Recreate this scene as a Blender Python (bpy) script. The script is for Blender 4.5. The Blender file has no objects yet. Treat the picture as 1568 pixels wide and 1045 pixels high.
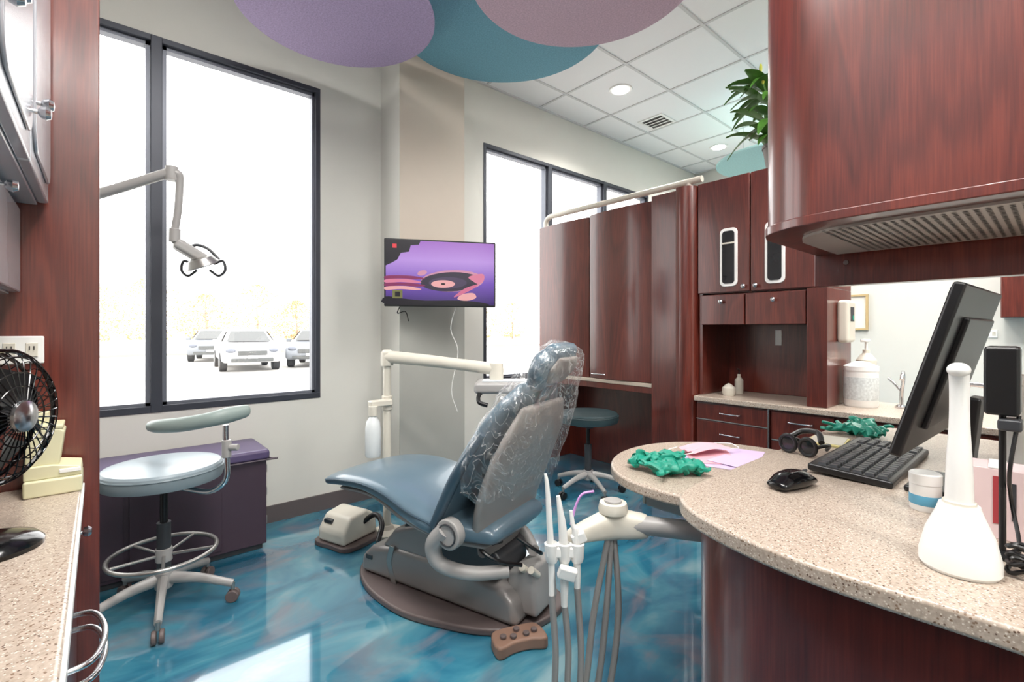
import bpy, bmesh, math, random
from mathutils import Vector, Matrix, noise
random.seed(7)
D=bpy.data
# ------------------------------------------------------------ helpers
def C(r,g,b):
    f=lambda v:(v/255/12.92) if v/255<=.04045 else ((v/255+.055)/1.055)**2.4
    return (f(r),f(g),f(b),1)
def mat(name,col,rough=.5,metal=0,var=.06,scale=8,bump=0,bscale=60,coat=0,spec=.5,emit=None,es=0,trans=0,alpha=1):
    m=D.materials.new(name); m.use_nodes=True; nt=m.node_tree; N=nt.nodes; L=nt.links
    b=N['Principled BSDF']
    tc=N.new('ShaderNodeTexCoord'); nz=N.new('ShaderNodeTexNoise'); nz.inputs['Scale'].default_value=scale; nz.inputs['Detail'].default_value=3
    L.new(tc.outputs['Object'],nz.inputs['Vector'])
    mx=N.new('ShaderNodeMix'); mx.data_type='RGBA'
    mx.inputs['A'].default_value=tuple(max(0,c*(1-var)) for c in col[:3])+(1,)
    mx.inputs['B'].default_value=tuple(min(1,c*(1+var)) for c in col[:3])+(1,)
    L.new(nz.outputs['Fac'],mx.inputs['Factor']); L.new(mx.outputs['Result'],b.inputs['Base Color'])
    b.inputs['Roughness'].default_value=rough; b.inputs['Metallic'].default_value=metal
    b.inputs['Coat Weight'].default_value=coat; b.inputs['Coat Roughness'].default_value=.08
    b.inputs['Specular IOR Level'].default_value=spec
    b.inputs['Transmission Weight'].default_value=trans; b.inputs['Alpha'].default_value=alpha
    if emit: b.inputs['Emission Color'].default_value=emit; b.inputs['Emission Strength'].default_value=es
    if bump:
        n2=N.new('ShaderNodeTexNoise'); n2.inputs['Scale'].default_value=bscale; L.new(tc.outputs['Object'],n2.inputs['Vector'])
        bp=N.new('ShaderNodeBump'); bp.inputs['Strength'].default_value=bump; bp.inputs['Distance'].default_value=.01
        L.new(n2.outputs['Fac'],bp.inputs['Height']); L.new(bp.outputs['Normal'],b.inputs['Normal'])
    return m
def ramp(N,stops,interp='LINEAR'):
    r=N.new('ShaderNodeValToRGB'); e=r.color_ramp.elements; r.color_ramp.interpolation=interp
    while len(e)<len(stops): e.new(.5)
    for i,(p,c) in enumerate(stops): e[i].position=p; e[i].color=c
    return r
def grp(name,loc=(0,0,0),rz=0,rot=None):
    o=D.objects.new(name,None); bpy.context.scene.collection.objects.link(o)
    o.location=loc; o.rotation_euler=rot if rot else (0,0,rz); o.empty_display_size=.1
    return o
def mk(name,v,f,m,parent=None,bevel=0,sub=0,ang=38,segs=2,mods=None):
    me=D.meshes.new(name); me.from_pydata([tuple(p) for p in v],[],f); me.update()
    bm=bmesh.new(); bm.from_mesh(me); bmesh.ops.recalc_face_normals(bm,faces=bm.faces); bm.to_mesh(me); bm.free()
    for p in me.polygons: p.use_smooth=True
    me.set_sharp_from_angle(angle=math.radians(ang))
    o=D.objects.new(name,me); bpy.context.scene.collection.objects.link(o)
    if m: me.materials.append(m)
    if parent: o.parent=parent
    if bevel:
        b=o.modifiers.new('b','BEVEL'); b.width=bevel; b.segments=segs; b.limit_method='ANGLE'; b.angle_limit=math.radians(35); b.harden_normals=True
    if sub:
        s=o.modifiers.new('s','SUBSURF'); s.levels=sub; s.render_levels=sub
    return o
BF=[(0,1,3,2),(4,6,7,5),(0,4,5,1),(2,3,7,6),(0,2,6,4),(1,5,7,3)]
def box(name,c,s,m,parent=None,bevel=.003,rot=(0,0,0),segs=2):
    R=Matrix.Rotation(rot[2],3,'Z')@Matrix.Rotation(rot[1],3,'Y')@Matrix.Rotation(rot[0],3,'X')
    v=[Vector(c)+R@Vector((x*s[0]/2,y*s[1]/2,z*s[2]/2)) for x in(-1,1) for y in(-1,1) for z in(-1,1)]
    return mk(name,v,BF,m,parent,bevel,segs=segs)
def bx(name,x0,x1,y0,y1,z0,z1,m,parent=None,bevel=.003):
    return box(name,((x0+x1)/2,(y0+y1)/2,(z0+z1)/2),(abs(x1-x0),abs(y1-y0),abs(z1-z0)),m,parent,bevel)
def boxes(name,L,m,parent=None,bevel=0):
    v=[];f=[]
    for (x0,x1,y0,y1,z0,z1) in L:
        k=len(v)
        v+=[(x,y,z) for x in(x0,x1) for y in(y0,y1) for z in(z0,z1)]
        f+=[tuple(i+k for i in q) for q in BF]
    return mk(name,v,f,m,parent,bevel)
def crom(P,res,closed=False):
    P=[tuple(p) for p in P]; n=len(P); out=[]
    def g(i): return P[i%n] if closed else (P[i] if 0<=i<n else (tuple(2*a-b for a,b in zip(P[0],P[1])) if i<0 else tuple(2*a-b for a,b in zip(P[-1],P[-2]))))
    for i in range(n if closed else n-1):
        a,b,c,d=g(i-1),g(i),g(i+1),g(i+2)
        for k in range(res):
            t=k/res
            out.append(tuple(.5*(2*q+(r-p)*t+(2*p-5*q+4*r-s)*t*t+(3*q-p-3*r+s)*t**3) for p,q,r,s in zip(a,b,c,d)))
    if not closed: out.append(P[-1])
    return out
def rrect(y0,y1,z0,z1,r,n=5):
    o=[]
    for cx,cz,a0 in((y1-r,z1-r,0),(y0+r,z1-r,90),(y0+r,z0+r,180),(y1-r,z0+r,270)):
        for k in range(n+1):
            a=math.radians(a0+90*k/n); o.append((cx+r*math.cos(a),cz+r*math.sin(a)))
    return o
def rings(name,R,m,parent,closed=False,cap=True,**k):
    n=len(R[0]); v=[p for r in R for p in r]; f=[]
    q=len(R)
    for i in range(q if closed else q-1):
        j=(i+1)%q
        for a in range(n):
            b=(a+1)%n; f.append((i*n+a,i*n+b,j*n+b,j*n+a))
    if cap and not closed:
        f.append(tuple(range(n))); f.append(tuple((q-1)*n+a for a in range(n)))
    return mk(name,v,f,m,parent,**k)
def sweep(name,pts,r,m,parent=None,res=6,seg=10,closed=False,flat=1.0,cap=True):
    if not isinstance(r,(list,tuple)): r=[r]*len(pts)
    Q=[tuple(p)+(rr,) for p,rr in zip(pts,r)]
    if res>1: Q=crom(Q,res,closed)
    n=len(Q); R=[]; prev=None
    for i,q in enumerate(Q):
        p=Vector(q[:3])
        a=Vector(Q[(i-1)%n][:3]) if (closed or i>0) else p
        b=Vector(Q[(i+1)%n][:3]) if (closed or i<n-1) else p
        t=(b-a).normalized()
        if prev is None:
            up=Vector((0,0,1)) if abs(t.z)<.9 else Vector((0,1,0))
            s=t.cross(up).normalized()
        else:
            s=(prev-t*prev.dot(t)).normalized()
        prev=s; u=s.cross(t)
        R.append([p+s*math.cos(2*math.pi*k/seg)*q[3]+u*math.sin(2*math.pi*k/seg)*q[3]*flat for k in range(seg)])
    return rings(name,R,m,parent,closed,cap)
def cyl(name,p0,p1,r,m,parent=None,r1=None,seg=24,bevel=0):
    p0=Vector(p0);p1=Vector(p1); r1=r if r1 is None else r1
    t=(p1-p0).normalized(); up=Vector((0,0,1)) if abs(t.z)<.9 else Vector((0,1,0)); s=t.cross(up).normalized(); u=s.cross(t)
    R=[[p+s*math.cos(2*math.pi*k/seg)*rr+u*math.sin(2*math.pi*k/seg)*rr for k in range(seg)] for p,rr in((p0,r),(p1,r1))]
    return rings(name,R,m,parent,bevel=bevel)
def lathe(name,prof,c,m,parent=None,seg=36,axis=(0,0,1),sx=1,sy=1):
    c=Vector(c); ax=Vector(axis).normalized(); q=Vector((0,0,1)).rotation_difference(ax)
    R=[[c+q@Vector((r*sx*math.cos(2*math.pi*k/seg),r*sy*math.sin(2*math.pi*k/seg),z)) for k in range(seg)] for r,z in prof]
    return rings(name,R,m,parent,ang=30)
def prism(name,pts,lo,hi,m,parent=None,axis='z',bevel=0,segs=3):
    n=len(pts)
    if axis=='z': F=lambda p,h:(p[0],p[1],h)
    elif axis=='x': F=lambda p,h:(h,p[0],p[1])
    else: F=lambda p,h:(p[0],h,p[1])
    v=[F(p,lo) for p in pts]+[F(p,hi) for p in pts]
    f=[tuple(range(n)),tuple(range(n,2*n))]+[(i,(i+1)%n,(i+1)%n+n,i+n) for i in range(n)]
    return mk(name,v,f,m,parent,bevel,ang=30,segs=segs)
def loft(name,secs,m,parent=None,n=2.8,seg=36,res=5,side=(1,0,0),cap=True,noisef=0,sub=0):
    Q=crom(secs,res); S=Vector(side); pts=[Vector(q[:3]) for q in Q]; R=[]; L=len(Q)
    def ring(p,T,a,b):
        N=S.cross(T).normalized(); o=[]
        for k in range(seg):
            t=2*math.pi*k/seg; c,s=math.cos(t),math.sin(t)
            o.append(p+S*a*math.copysign(abs(c)**(2/n),c)+N*b*math.copysign(abs(s)**(2/n),s))
        return o
    for i in range(L):
        T=(pts[min(i+1,L-1)]-pts[max(i-1,0)]).normalized(); a,b=Q[i][3],Q[i][4]
        if i==0 and cap:
            for e in(80,55,30): R.append(ring(pts[i]-T*b*math.sin(math.radians(e)),T,a-b*(1-math.cos(math.radians(e))),b*math.cos(math.radians(e))))
        R.append(ring(pts[i],T,a,b))
        if i==L-1 and cap:
            for e in(30,55,80): R.append(ring(pts[i]+T*b*math.sin(math.radians(e)),T,a-b*(1-math.cos(math.radians(e))),b*math.cos(math.radians(e))))
    if noisef:
        R=[[p+Vector(noise.noise_vector(p*noisef[0]))*noisef[1] for p in r] for r in R]
    return rings(name,R,m,parent,cap=cap,sub=sub,ang=60)
def sphere(name,c,r,m,parent=None,s=(1,1,1),seg=24,nz=0,nf=8):
    bm=bmesh.new(); bmesh.ops.create_uvsphere(bm,u_segments=seg,v_segments=seg//2,radius=1)
    v=[]
    for q in bm.verts:
        p=Vector((q.co.x*s[0]*r,q.co.y*s[1]*r,q.co.z*s[2]*r))
        if nz: p*=1+nz*noise.noise(p*nf+Vector(c)*3)
        v.append(p+Vector(c))
    f=[tuple(w.index for w in p.verts) for p in bm.faces]; bm.free()
    return mk(name,v,f,m,parent,ang=80)

# ------------------------------------------------------------ materials
def wood():
    m=D.materials.new('cherry_wood'); m.use_nodes=True; N=m.node_tree.nodes; L=m.node_tree.links; b=N['Principled BSDF']
    tc=N.new('ShaderNodeTexCoord'); mp=N.new('ShaderNodeMapping'); mp.inputs['Scale'].default_value=(4.5,4.5,.6); L.new(tc.outputs['Object'],mp.inputs['Vector'])
    n1=N.new('ShaderNodeTexNoise'); n1.inputs['Scale'].default_value=1.3; n1.inputs['Detail'].default_value=2; n1.inputs['Distortion'].default_value=.8; L.new(mp.outputs[0],n1.inputs['Vector'])
    # cathedral rings: banded noise field
    ml=N.new('ShaderNodeMath'); ml.operation='MULTIPLY'; ml.inputs[1].default_value=55; L.new(n1.outputs['Fac'],ml.inputs[0])
    sn=N.new('ShaderNodeMath'); sn.operation='SINE'; L.new(ml.outputs[0],sn.inputs[0])
    mr=N.new('ShaderNodeMapRange'); mr.inputs[1].default_value=-1; mr.inputs[2].default_value=1; L.new(sn.outputs[0],mr.inputs[0])
    mp2=N.new('ShaderNodeMapping'); mp2.inputs['Scale'].default_value=(70,70,2.5); L.new(tc.outputs['Object'],mp2.inputs['Vector'])
    n2=N.new('ShaderNodeTexNoise'); n2.inputs['Scale'].default_value=3; n2.inputs['Detail'].default_value=5; L.new(mp2.outputs[0],n2.inputs['Vector'])
    mx=N.new('ShaderNodeMix'); mx.inputs['Factor'].default_value=.45; L.new(n1.outputs['Fac'],mx.inputs['A']); L.new(n2.outputs['Fac'],mx.inputs['B'])
    mx2=N.new('ShaderNodeMix'); mx2.inputs['Factor'].default_value=.1; L.new(mx.outputs['Result'],mx2.inputs['A']); L.new(mr.outputs[0],mx2.inputs['B'])
    r=ramp(N,[(.3,C(62,22,16)),(.5,C(88,34,26)),(.72,C(116,50,37))]); L.new(mx2.outputs['Result'],r.inputs['Fac']); L.new(r.outputs['Color'],b.inputs['Base Color'])
    b.inputs['Roughness'].default_value=.32; b.inputs['Coat Weight'].default_value=.6; b.inputs['Coat Roughness'].default_value=.14
    return m
def counter():
    m=D.materials.new('speckled_solid_surface'); m.use_nodes=True; N=m.node_tree.nodes; L=m.node_tree.links; b=N['Principled BSDF']
    tc=N.new('ShaderNodeTexCoord')
    def speck(scale,th,seed):
        n=N.new('ShaderNodeTexVoronoi'); n.inputs['Scale'].default_value=scale
        mp=N.new('ShaderNodeMapping'); mp.inputs['Location'].default_value=(seed,seed*2,0); L.new(tc.outputs['Object'],mp.inputs['Vector']); L.new(mp.outputs[0],n.inputs['Vector'])
        r=ramp(N,[(th,(1,1,1,1)),(th+.05,(0,0,0,1))]); L.new(n.outputs['Distance'],r.inputs['Fac']); return r
    nz=N.new('ShaderNodeTexNoise'); nz.inputs['Scale'].default_value=150; L.new(tc.outputs['Object'],nz.inputs['Vector'])
    r0=ramp(N,[(.35,C(166,151,137)),(.65,C(186,172,158))]); L.new(nz.outputs['Fac'],r0.inputs['Fac']); last=r0.outputs['Color']
    for sc,th,sd,col in((140,.22,1.3,C(130,108,90)),(180,.22,5.1,C(216,208,196)),(100,.13,9.7,C(92,72,60))):
        s=speck(sc,th,sd); mx=N.new('ShaderNodeMix'); mx.data_type='RGBA'; L.new(s.outputs['Color'],mx.inputs['Factor']); L.new(last,mx.inputs['A']); mx.inputs['B'].default_value=col; last=mx.outputs['Result']
    L.new(last,b.inputs['Base Color']); b.inputs['Roughness'].default_value=.28
    return m
def floorm():
    m=D.materials.new('blue_epoxy_floor'); m.use_nodes=True; N=m.node_tree.nodes; L=m.node_tree.links; b=N['Principled BSDF']
    tc=N.new('ShaderNodeTexCoord'); mp=N.new('ShaderNodeMapping'); mp.inputs['Rotation'].default_value=(0,0,.7); mp.inputs['Scale'].default_value=(1,2.0,1); L.new(tc.outputs['Object'],mp.inputs['Vector'])
    n1=N.new('ShaderNodeTexNoise'); n1.inputs['Scale'].default_value=1.3; n1.inputs['Detail'].default_value=4; n1.inputs['Roughness'].default_value=.5; n1.inputs['Distortion'].default_value=1.5; L.new(mp.outputs[0],n1.inputs['Vector'])
    r=ramp(N,[(.3,C(30,84,108)),(.45,C(46,112,138)),(.56,C(66,132,152)),(.72,C(120,160,170))]); L.new(n1.outputs['Fac'],r.inputs['Fac'])
    n2=N.new('ShaderNodeTexNoise'); n2.inputs['Scale'].default_value=1.5; n2.inputs['Detail'].default_value=4; n2.inputs['Distortion'].default_value=1.8
    mp2=N.new('ShaderNodeMapping'); mp2.inputs['Location'].default_value=(4,7,2); L.new(mp.outputs[0],mp2.inputs['Vector']); L.new(mp2.outputs[0],n2.inputs['Vector'])
    r2=ramp(N,[(.54,(0,0,0,1)),(.68,(.6,.6,.6,1))]); L.new(n2.outputs['Fac'],r2.inputs['Fac'])
    mx=N.new('ShaderNodeMix'); mx.data_type='RGBA'; L.new(r2.outputs['Color'],mx.inputs['Factor']); L.new(r.outputs['Color'],mx.inputs['A']); mx.inputs['B'].default_value=C(126,122,132)
    L.new(mx.outputs['Result'],b.inputs['Base Color']); b.inputs['Roughness'].default_value=.1; b.inputs['Coat Weight'].default_value=1; b.inputs['Coat Roughness'].default_value=.03; b.inputs['Coat IOR'].default_value=1.6
    return m
WOOD=wood(); CTR=counter(); FLR=floorm()
WALL=mat('wall_paint_greige',C(208,207,200),.6,var=.02,bump=.05,bscale=300)
COLM=mat('column_warm_light_tint',C(196,184,170),.45,var=.03)  # column front: warm light and contrast to window-lit side put into the colour
COLG=mat('column_panel_grey',C(160,160,154),.22,var=.12,scale=2.5)
CEIL=mat('ceiling_tile_white',C(240,240,240),.9,var=.03,scale=200,bump=.15,bscale=400)
GRID=mat('ceiling_grid',C(205,205,205),.5)
FRAME=mat('window_frame_dark',C(58,61,70),.4,metal=.3)
SASH=mat('sash_grey',C(110,114,124),.4,metal=.3)
BASEB=mat('baseboard_vinyl',C(88,80,80),.5)
VINYL=mat('chair_vinyl_blue',C(88,110,124),.28,var=.08,coat=.3)
VIND=mat('chair_vinyl_blue_dark',C(62,82,96),.35,var=.08)
SHELL=mat('chair_shell_grey',C(150,144,140),.35)
PLGR=mat('grey_plastic',C(160,158,156),.35)
BGR=mat('base_cover_silver',C(146,142,140),.3,metal=.2)
TAUPE=mat('taupe_plastic',C(100,88,86),.45)
CREAM=mat('cream_plastic',C(210,205,192),.35)
BOXC=mat('ivory_box',C(214,210,176),.45)
WHITE=mat('white_plastic',C(235,235,232),.3)
BLACK=mat('black_plastic',C(18,18,20),.35)
BLKG=mat('black_gloss',C(10,10,12),.12)
DARK=mat('dark_grey_plastic',C(52,54,58),.4)
CHROME=mat('chrome',C(205,205,208),.18,metal=1)
STEEL=mat('brushed_steel',C(170,168,165),.35,metal=.9)
HOSE=mat('hose_grey',C(140,138,136),.4)
PURP=mat('bench_plum',C(62,48,60),.45)
PURPT=mat('bench_purple_top',C(84,72,106),.35)
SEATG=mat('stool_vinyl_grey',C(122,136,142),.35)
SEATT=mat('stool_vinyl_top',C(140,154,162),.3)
PADG=mat('arm_pad_grey_green',C(136,150,146),.4)
TEALS=mat('stool_vinyl_dark',C(44,62,66),.4)
FPUR=mat('felt_purple',C(166,150,184),.9,var=.45,scale=120,bump=.5,bscale=250)
FTEAL=mat('felt_teal',C(112,166,184),.9,var=.35,scale=120,bump=.5,bscale=250)
FMAU=mat('felt_mauve',C(200,174,188),.9,var=.35,scale=120,bump=.5,bscale=250)
FAQ=mat('felt_aqua',C(170,212,210),.9,var=.2,scale=90,bump=.4,bscale=250)
GLOVE=mat('nitrile_green',C(20,140,118),.4,var=.15,scale=40)
LILAC=mat('paper_lilac',C(200,178,212),.7); PINK=mat('paper_pink',C(226,168,180),.7); YEL=mat('paper_yellow',C(220,208,140),.7)
GREYD=mat('cabinet_grey_door',C(186,188,194),.25,metal=.2,coat=.4)
LEAF=mat('leaf_green',C(66,112,38),.45,var=.45,scale=20)
LEAFY=mat('leaf_bud_yellow',C(170,175,60),.5)
TERR=mat('pot_grey',C(110,105,100),.6)
GLD=mat('dark_glass',C(30,30,34),.08)
CARB=mat('car_body_white',C(186,186,188),.3); TYRE=mat('tyre',C(50,50,52),.8); CARG=mat('car_glass',C(86,88,88),.25)
CARG2=mat('car_body_silver',C(130,134,140),.3)
LOT=mat('parking_lot_concrete',C(196,193,188),.9,var=.04,scale=.3)
BARK=mat('bark',C(172,160,150),.9); FOL=mat('autumn_foliage',C(212,180,138),.9,var=.15,scale=2)
GRILLE=mat('perforated_metal',C(176,166,158),.4,metal=.4)
PERF=mat('perforation_hole',C(60,54,50),.6)
RED=mat('label_red',C(150,50,56),.5); LBLUE=mat('label_blue',C(90,160,190),.5)
LAMPE=mat('lamp_diffuser',C(255,255,255),.5,emit=(1,.98,.95,1),es=8)
def glassm():
    m=D.materials.new('window_glass'); m.use_nodes=True; N=m.node_tree.nodes; L=m.node_tree.links; N.clear()
    o=N.new('ShaderNodeOutputMaterial'); t=N.new('ShaderNodeBsdfTransparent'); g=N.new('ShaderNodeBsdfGlossy'); g.inputs['Roughness'].default_value=.02
    x=N.new('ShaderNodeMixShader'); x.inputs[0].default_value=.04; L.new(t.outputs[0],x.inputs[1]); L.new(g.outputs[0],x.inputs[2]); L.new(x.outputs[0],o.inputs[0]); return m
def filmm():
    m=D.materials.new('clear_plastic_film'); m.use_nodes=True; N=m.node_tree.nodes; L=m.node_tree.links; N.clear()
    o=N.new('ShaderNodeOutputMaterial'); t=N.new('ShaderNodeBsdfTransparent'); t.inputs[0].default_value=(1,1,1,1)
    g=N.new('ShaderNodeBsdfGlossy'); g.inputs['Roughness'].default_value=.16
    d=N.new('ShaderNodeBsdfDiffuse'); d.inputs[0].default_value=(.92,.92,.92,1); tl=N.new('ShaderNodeBsdfTranslucent'); tl.inputs[0].default_value=(.92,.92,.92,1)
    dd=N.new('ShaderNodeMixShader'); dd.inputs[0].default_value=.5; L.new(d.outputs[0],dd.inputs[1]); L.new(tl.outputs[0],dd.inputs[2])
    tc=N.new('ShaderNodeTexCoord'); mp=N.new('ShaderNodeMapping'); mp.inputs['Scale'].default_value=(1,1,.55); L.new(tc.outputs['Object'],mp.inputs['Vector'])
    nz=N.new('ShaderNodeTexNoise'); nz.inputs['Scale'].default_value=12; nz.inputs['Detail'].default_value=2; nz.inputs['Distortion'].default_value=2; L.new(mp.outputs[0],nz.inputs['Vector'])
    bp=N.new('ShaderNodeBump'); bp.inputs['Strength'].default_value=.5; bp.inputs['Distance'].default_value=.02; L.new(nz.outputs['Fac'],bp.inputs['Height']); L.new(bp.outputs[0],g.inputs['Normal'])
    mu=N.new('ShaderNodeTexNoise'); mu.inputs['Scale'].default_value=8; mu.inputs['Detail'].default_value=2; mu.inputs['Distortion'].default_value=3; L.new(mp.outputs[0],mu.inputs['Vector'])
    cr=ramp(N,[(.47,(.05,.05,.05,1)),(.5,(.42,.42,.42,1)),(.512,(.05,.05,.05,1)),(.6,(.05,.05,.05,1)),(.615,(.3,.3,.3,1)),(.63,(.05,.05,.05,1))]); L.new(mu.outputs['Fac'],cr.inputs['Fac'])
    x1=N.new('ShaderNodeMixShader'); L.new(cr.outputs['Color'],x1.inputs[0]); L.new(t.outputs[0],x1.inputs[1]); L.new(dd.outputs[0],x1.inputs[2])
    x=N.new('ShaderNodeMixShader'); x.inputs[0].default_value=.09; L.new(x1.outputs[0],x.inputs[1]); L.new(g.outputs[0],x.inputs[2]); L.new(x.outputs[0],o.inputs[0]); return m
GLASS=glassm(); FILM=filmm()
def emis(name,col,s=1):
    m=D.materials.new(name); m.use_nodes=True; N=m.node_tree.nodes; b=N['Principled BSDF']; b.inputs['Base Color'].default_value=(0,0,0,1); b.inputs['Roughness'].default_value=.3
    b.inputs['Emission Color'].default_value=col; b.inputs['Emission Strength'].default_value=s; return m

# ------------------------------------------------------------ room shell
WX,EX,SY,NY,H=-.66,5.8,-2.6,3.10,3.17
boxes('floor',[(WX-.2,EX+.2,SY-.2,NY+.2,-.1,0)],FLR)
boxes('ceiling',[(WX-.2,EX+.2,SY-.2,NY+.2,H,H+.1)],CEIL)
boxes('wall_west',[(WX-.15,WX,SY,NY,0,H)],WALL)
boxes('wall_east',[(EX,EX+.15,SY,NY,0,H)],WALL)
boxes('wall_south',[(WX-.15,EX+.15,SY-.15,SY,0,H)],WALL)
W1=(-.57,1.065); W2=(2.375,4.75); ZB,ZT=.72,2.69
boxes('wall_north',[(WX-.15,W1[0],NY,NY+.15,0,H),(W1[1],W2[0],NY,NY+.15,0,H),(W2[1],EX+.15,NY,NY+.15,0,H),
  (W1[0],W1[1],NY,NY+.15,0,ZB),(W1[0],W1[1],NY,NY+.15,ZT,H),(W2[0],W2[1],NY,NY+.15,0,ZB),(W2[0],W2[1],NY,NY+.15,ZT,H)],WALL)
G=grp('wall_column')
boxes('column_core',[(1.478,1.99,2.826,NY,0,H)],WALL,G)
boxes('column_face',[(1.478,1.99,2.822,2.826,1.33,H)],COLM,G)
boxes('column_lower_panel',[(1.478,1.99,2.82,2.826,0,1.33)],COLG,G)
gl=[]
x=3.01-.61*6
while x<EX:
    if x>WX: gl.append((x-.01,x+.01,SY,NY,H-.006,H+.002))
    x+=.61
y=2.77
while y>SY:
    gl.append((WX,EX,y-.01,y+.01,H-.0065,H+.0015)); y-=.61
gl+=[(WX,EX,NY-.02,NY,H-.012,H),(EX-.02,EX,SY,NY,H-.012,H)]
boxes('trim_1',gl,GRID)
boxes('baseboard_north',[(WX,1.478,NY-.012,NY,0,.1),(1.99,EX,NY-.012,NY,0,.1),(1.466,1.478,2.81,NY-.012,0,.1),(1.466,2.0,2.808,2.82,0,.1)],BASEB)
boxes('baseboard_east',[(EX-.012,EX,SY,NY-.012,0,.1)],BASEB)
def window(name,x0,x1,mulls):
    G=grp(name,(0,NY,0)); t=.03
    L=[(x0,x0+t,-.005,.09,ZB,ZT),(x1-t,x1,-.005,.09,ZB,ZT),(x0,x1,-.006,.09,ZB,ZB+t+.005),(x0,x1,-.006,.09,ZT-t,ZT)]
    for q in mulls: L.append((q-.025,q+.025,-.008,.09,ZB,ZT))
    boxes('frame',L,FRAME,G,bevel=.003)
    xs=[x0]+mulls+[x1]; L=[]
    for a,b in zip(xs,xs[1:]):
        a+=.025;b-=.025; s=.02
        L+=[(a,a+s,.02,.07,ZB+.03,ZT-.025),(b-s,b,.02,.07,ZB+.03,ZT-.025),(a,b,.02,.07,ZB+.03,ZB+.05),(a,b,.02,.07,ZT-.05,ZT-.025)]
    boxes('sash',L,SASH,G)
    boxes('glass',[(x0+.01,x1-.01,.05,.054,ZB+.01,ZT-.01)],GLASS,G)
window('window_1',W1[0],W1[1],[.225])
window('window_2',W2[0],W2[1],[3.15,3.96])

# ------------------------------------------------------------ exterior
boxes('parking_lot',[(-60,90,3.4,140,-.4,-.3)],LOT)
CURB=mat('curb_concrete',C(150,148,142),.9)
boxes('parking_curb',[(-40,70,33,33.3,-.3,-.16)],CURB)
LINE=mat('asphalt_stripe',C(168,166,160),.9)
boxes('parking_lines',[(x-.06,x+.06,16,22,-.3,-.296) for x in(-6,-3.2,-.4,2.4,5.6,8.6,11.4,14.2)],LINE)
def car(loc,rz,m):
    G=grp('car',loc,rz)
    prism('body',[(-2.2,.32),(-2.27,.6),(-2.15,.84),(-1.2,1.0),(2.15,1.02),(2.2,.35)],-.92,.92,m,G,'x',bevel=.12)
    v=[(-.85,-1.25,.98),(.85,-1.25,.98),(.85,2.05,1.0),(-.85,2.05,1.0),(-.62,-.5,1.46),(.62,-.5,1.46),(.62,1.5,1.5),(-.62,1.5,1.5)]
    mk('cabin',v,[(0,1,2,3),(4,5,6,7),(0,1,5,4),(1,2,6,5),(2,3,7,6),(3,0,4,7)],m,G,bevel=.06)
    v=[(-.7,-1.2,1.03),(.7,-1.2,1.03),(.54,-.62,1.41),(-.54,-.62,1.41)]
    mk('windshield',[(a,b-.04,c+.02) for a,b,c in v],[(0,1,2,3)],CARG,G)
    for s in(-1,1):
        mk('side_glass',[(s*.86,-.95,1.06),(s*.86,1.8,1.06),(s*.67,1.4,1.42),(s*.67,-.5,1.42)],[(0,1,2,3)],CARG,G)
        sphere('headlight',(s*.66,-2.18,.74),.16,SASH,G,s=(1,.5,.55))
        box('mirror',(s*1.02,-.8,1.05),(.2,.1,.14),m,G,bevel=.03)
        for yy in(-1.4,1.35): cyl('wheel',(s*.95,yy,.33),(s*.72,yy,.33),.33,TYRE,G,bevel=.03); 
        for yy in(-1.4,1.35): cyl('hub',(s*.96,yy,.33),(s*.9,yy,.33),.2,STEEL,G,bevel=.02)
    box('grille',(0,-2.25,.66),(.9,.06,.16),CARG,G,bevel=.02); box('bumper_grille',(0,-2.22,.42),(1.3,.08,.12),CARG,G,bevel=.02)
    box('number_plate',(0,-2.28,.52),(.3,.02,.1),WHITE,G)
car((4.25,20.6,-.3),-math.atan2(4.15,20.1)+.1,CARB)
car((7.1,20.9,-.3),-.45,CARG2)
car((4.35,27.5,-.3),-.25,CARG2)
def tree(loc,h,seed):
    rnd=random.Random(seed); G=grp('tree',loc)
    sweep('trunk',[(0,0,0),(.1,0,h*.3),(0,.1,h*.6),(.05,0,h*.85)],[.14,.11,.07,.04],BARK,G,seg=8)
    for i in range(8):
        a=rnd.random()*6.28; z=h*(.2+.5*rnd.random()); r=h*(.25+.2*rnd.random())
        sweep('branch_%d'%i,[(0,0,z),(math.cos(a)*r*.5,math.sin(a)*r*.5,z+r*.3),(math.cos(a)*r,math.sin(a)*r,z+r*.7)],[.06,.04,.02],BARK,G,seg=6,res=3)
    v=[];f=[]
    for i in range(2200):
        a=rnd.random()*6.28; u=rnd.random()**.5; z=h*(.06+.94*rnd.random()**1.2); w=h*.6*math.sin(math.pi*min(1,max(.12,(z/h+.1)/1.15)))
        p=Vector((math.cos(a)*u*w,math.sin(a)*u*w,z)); n=Vector((rnd.random()-.5,rnd.random()-.5,rnd.random()-.5)).normalized(); t=n.orthogonal().normalized()*.1; b=n.cross(t)
        k=len(v); v+=[p-t,p+b,p+t,p-b]; f.append((k,k+1,k+2,k+3))
    mk('foliage',v,f,FOL,G)
for i,(px,d,h) in enumerate([(-6,66,5.2),(-1,62,6.4),(4,64,7),(9,63,5.5),(14,62,6.8),(19,64,5.2),(24,60,6.2),(31,60,5),(37,60,5.6),(44,58,5),(52,60,6),(61,55,5),(70,50,5.5)]):
    tree((px,d,-.29),h,i)

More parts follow.
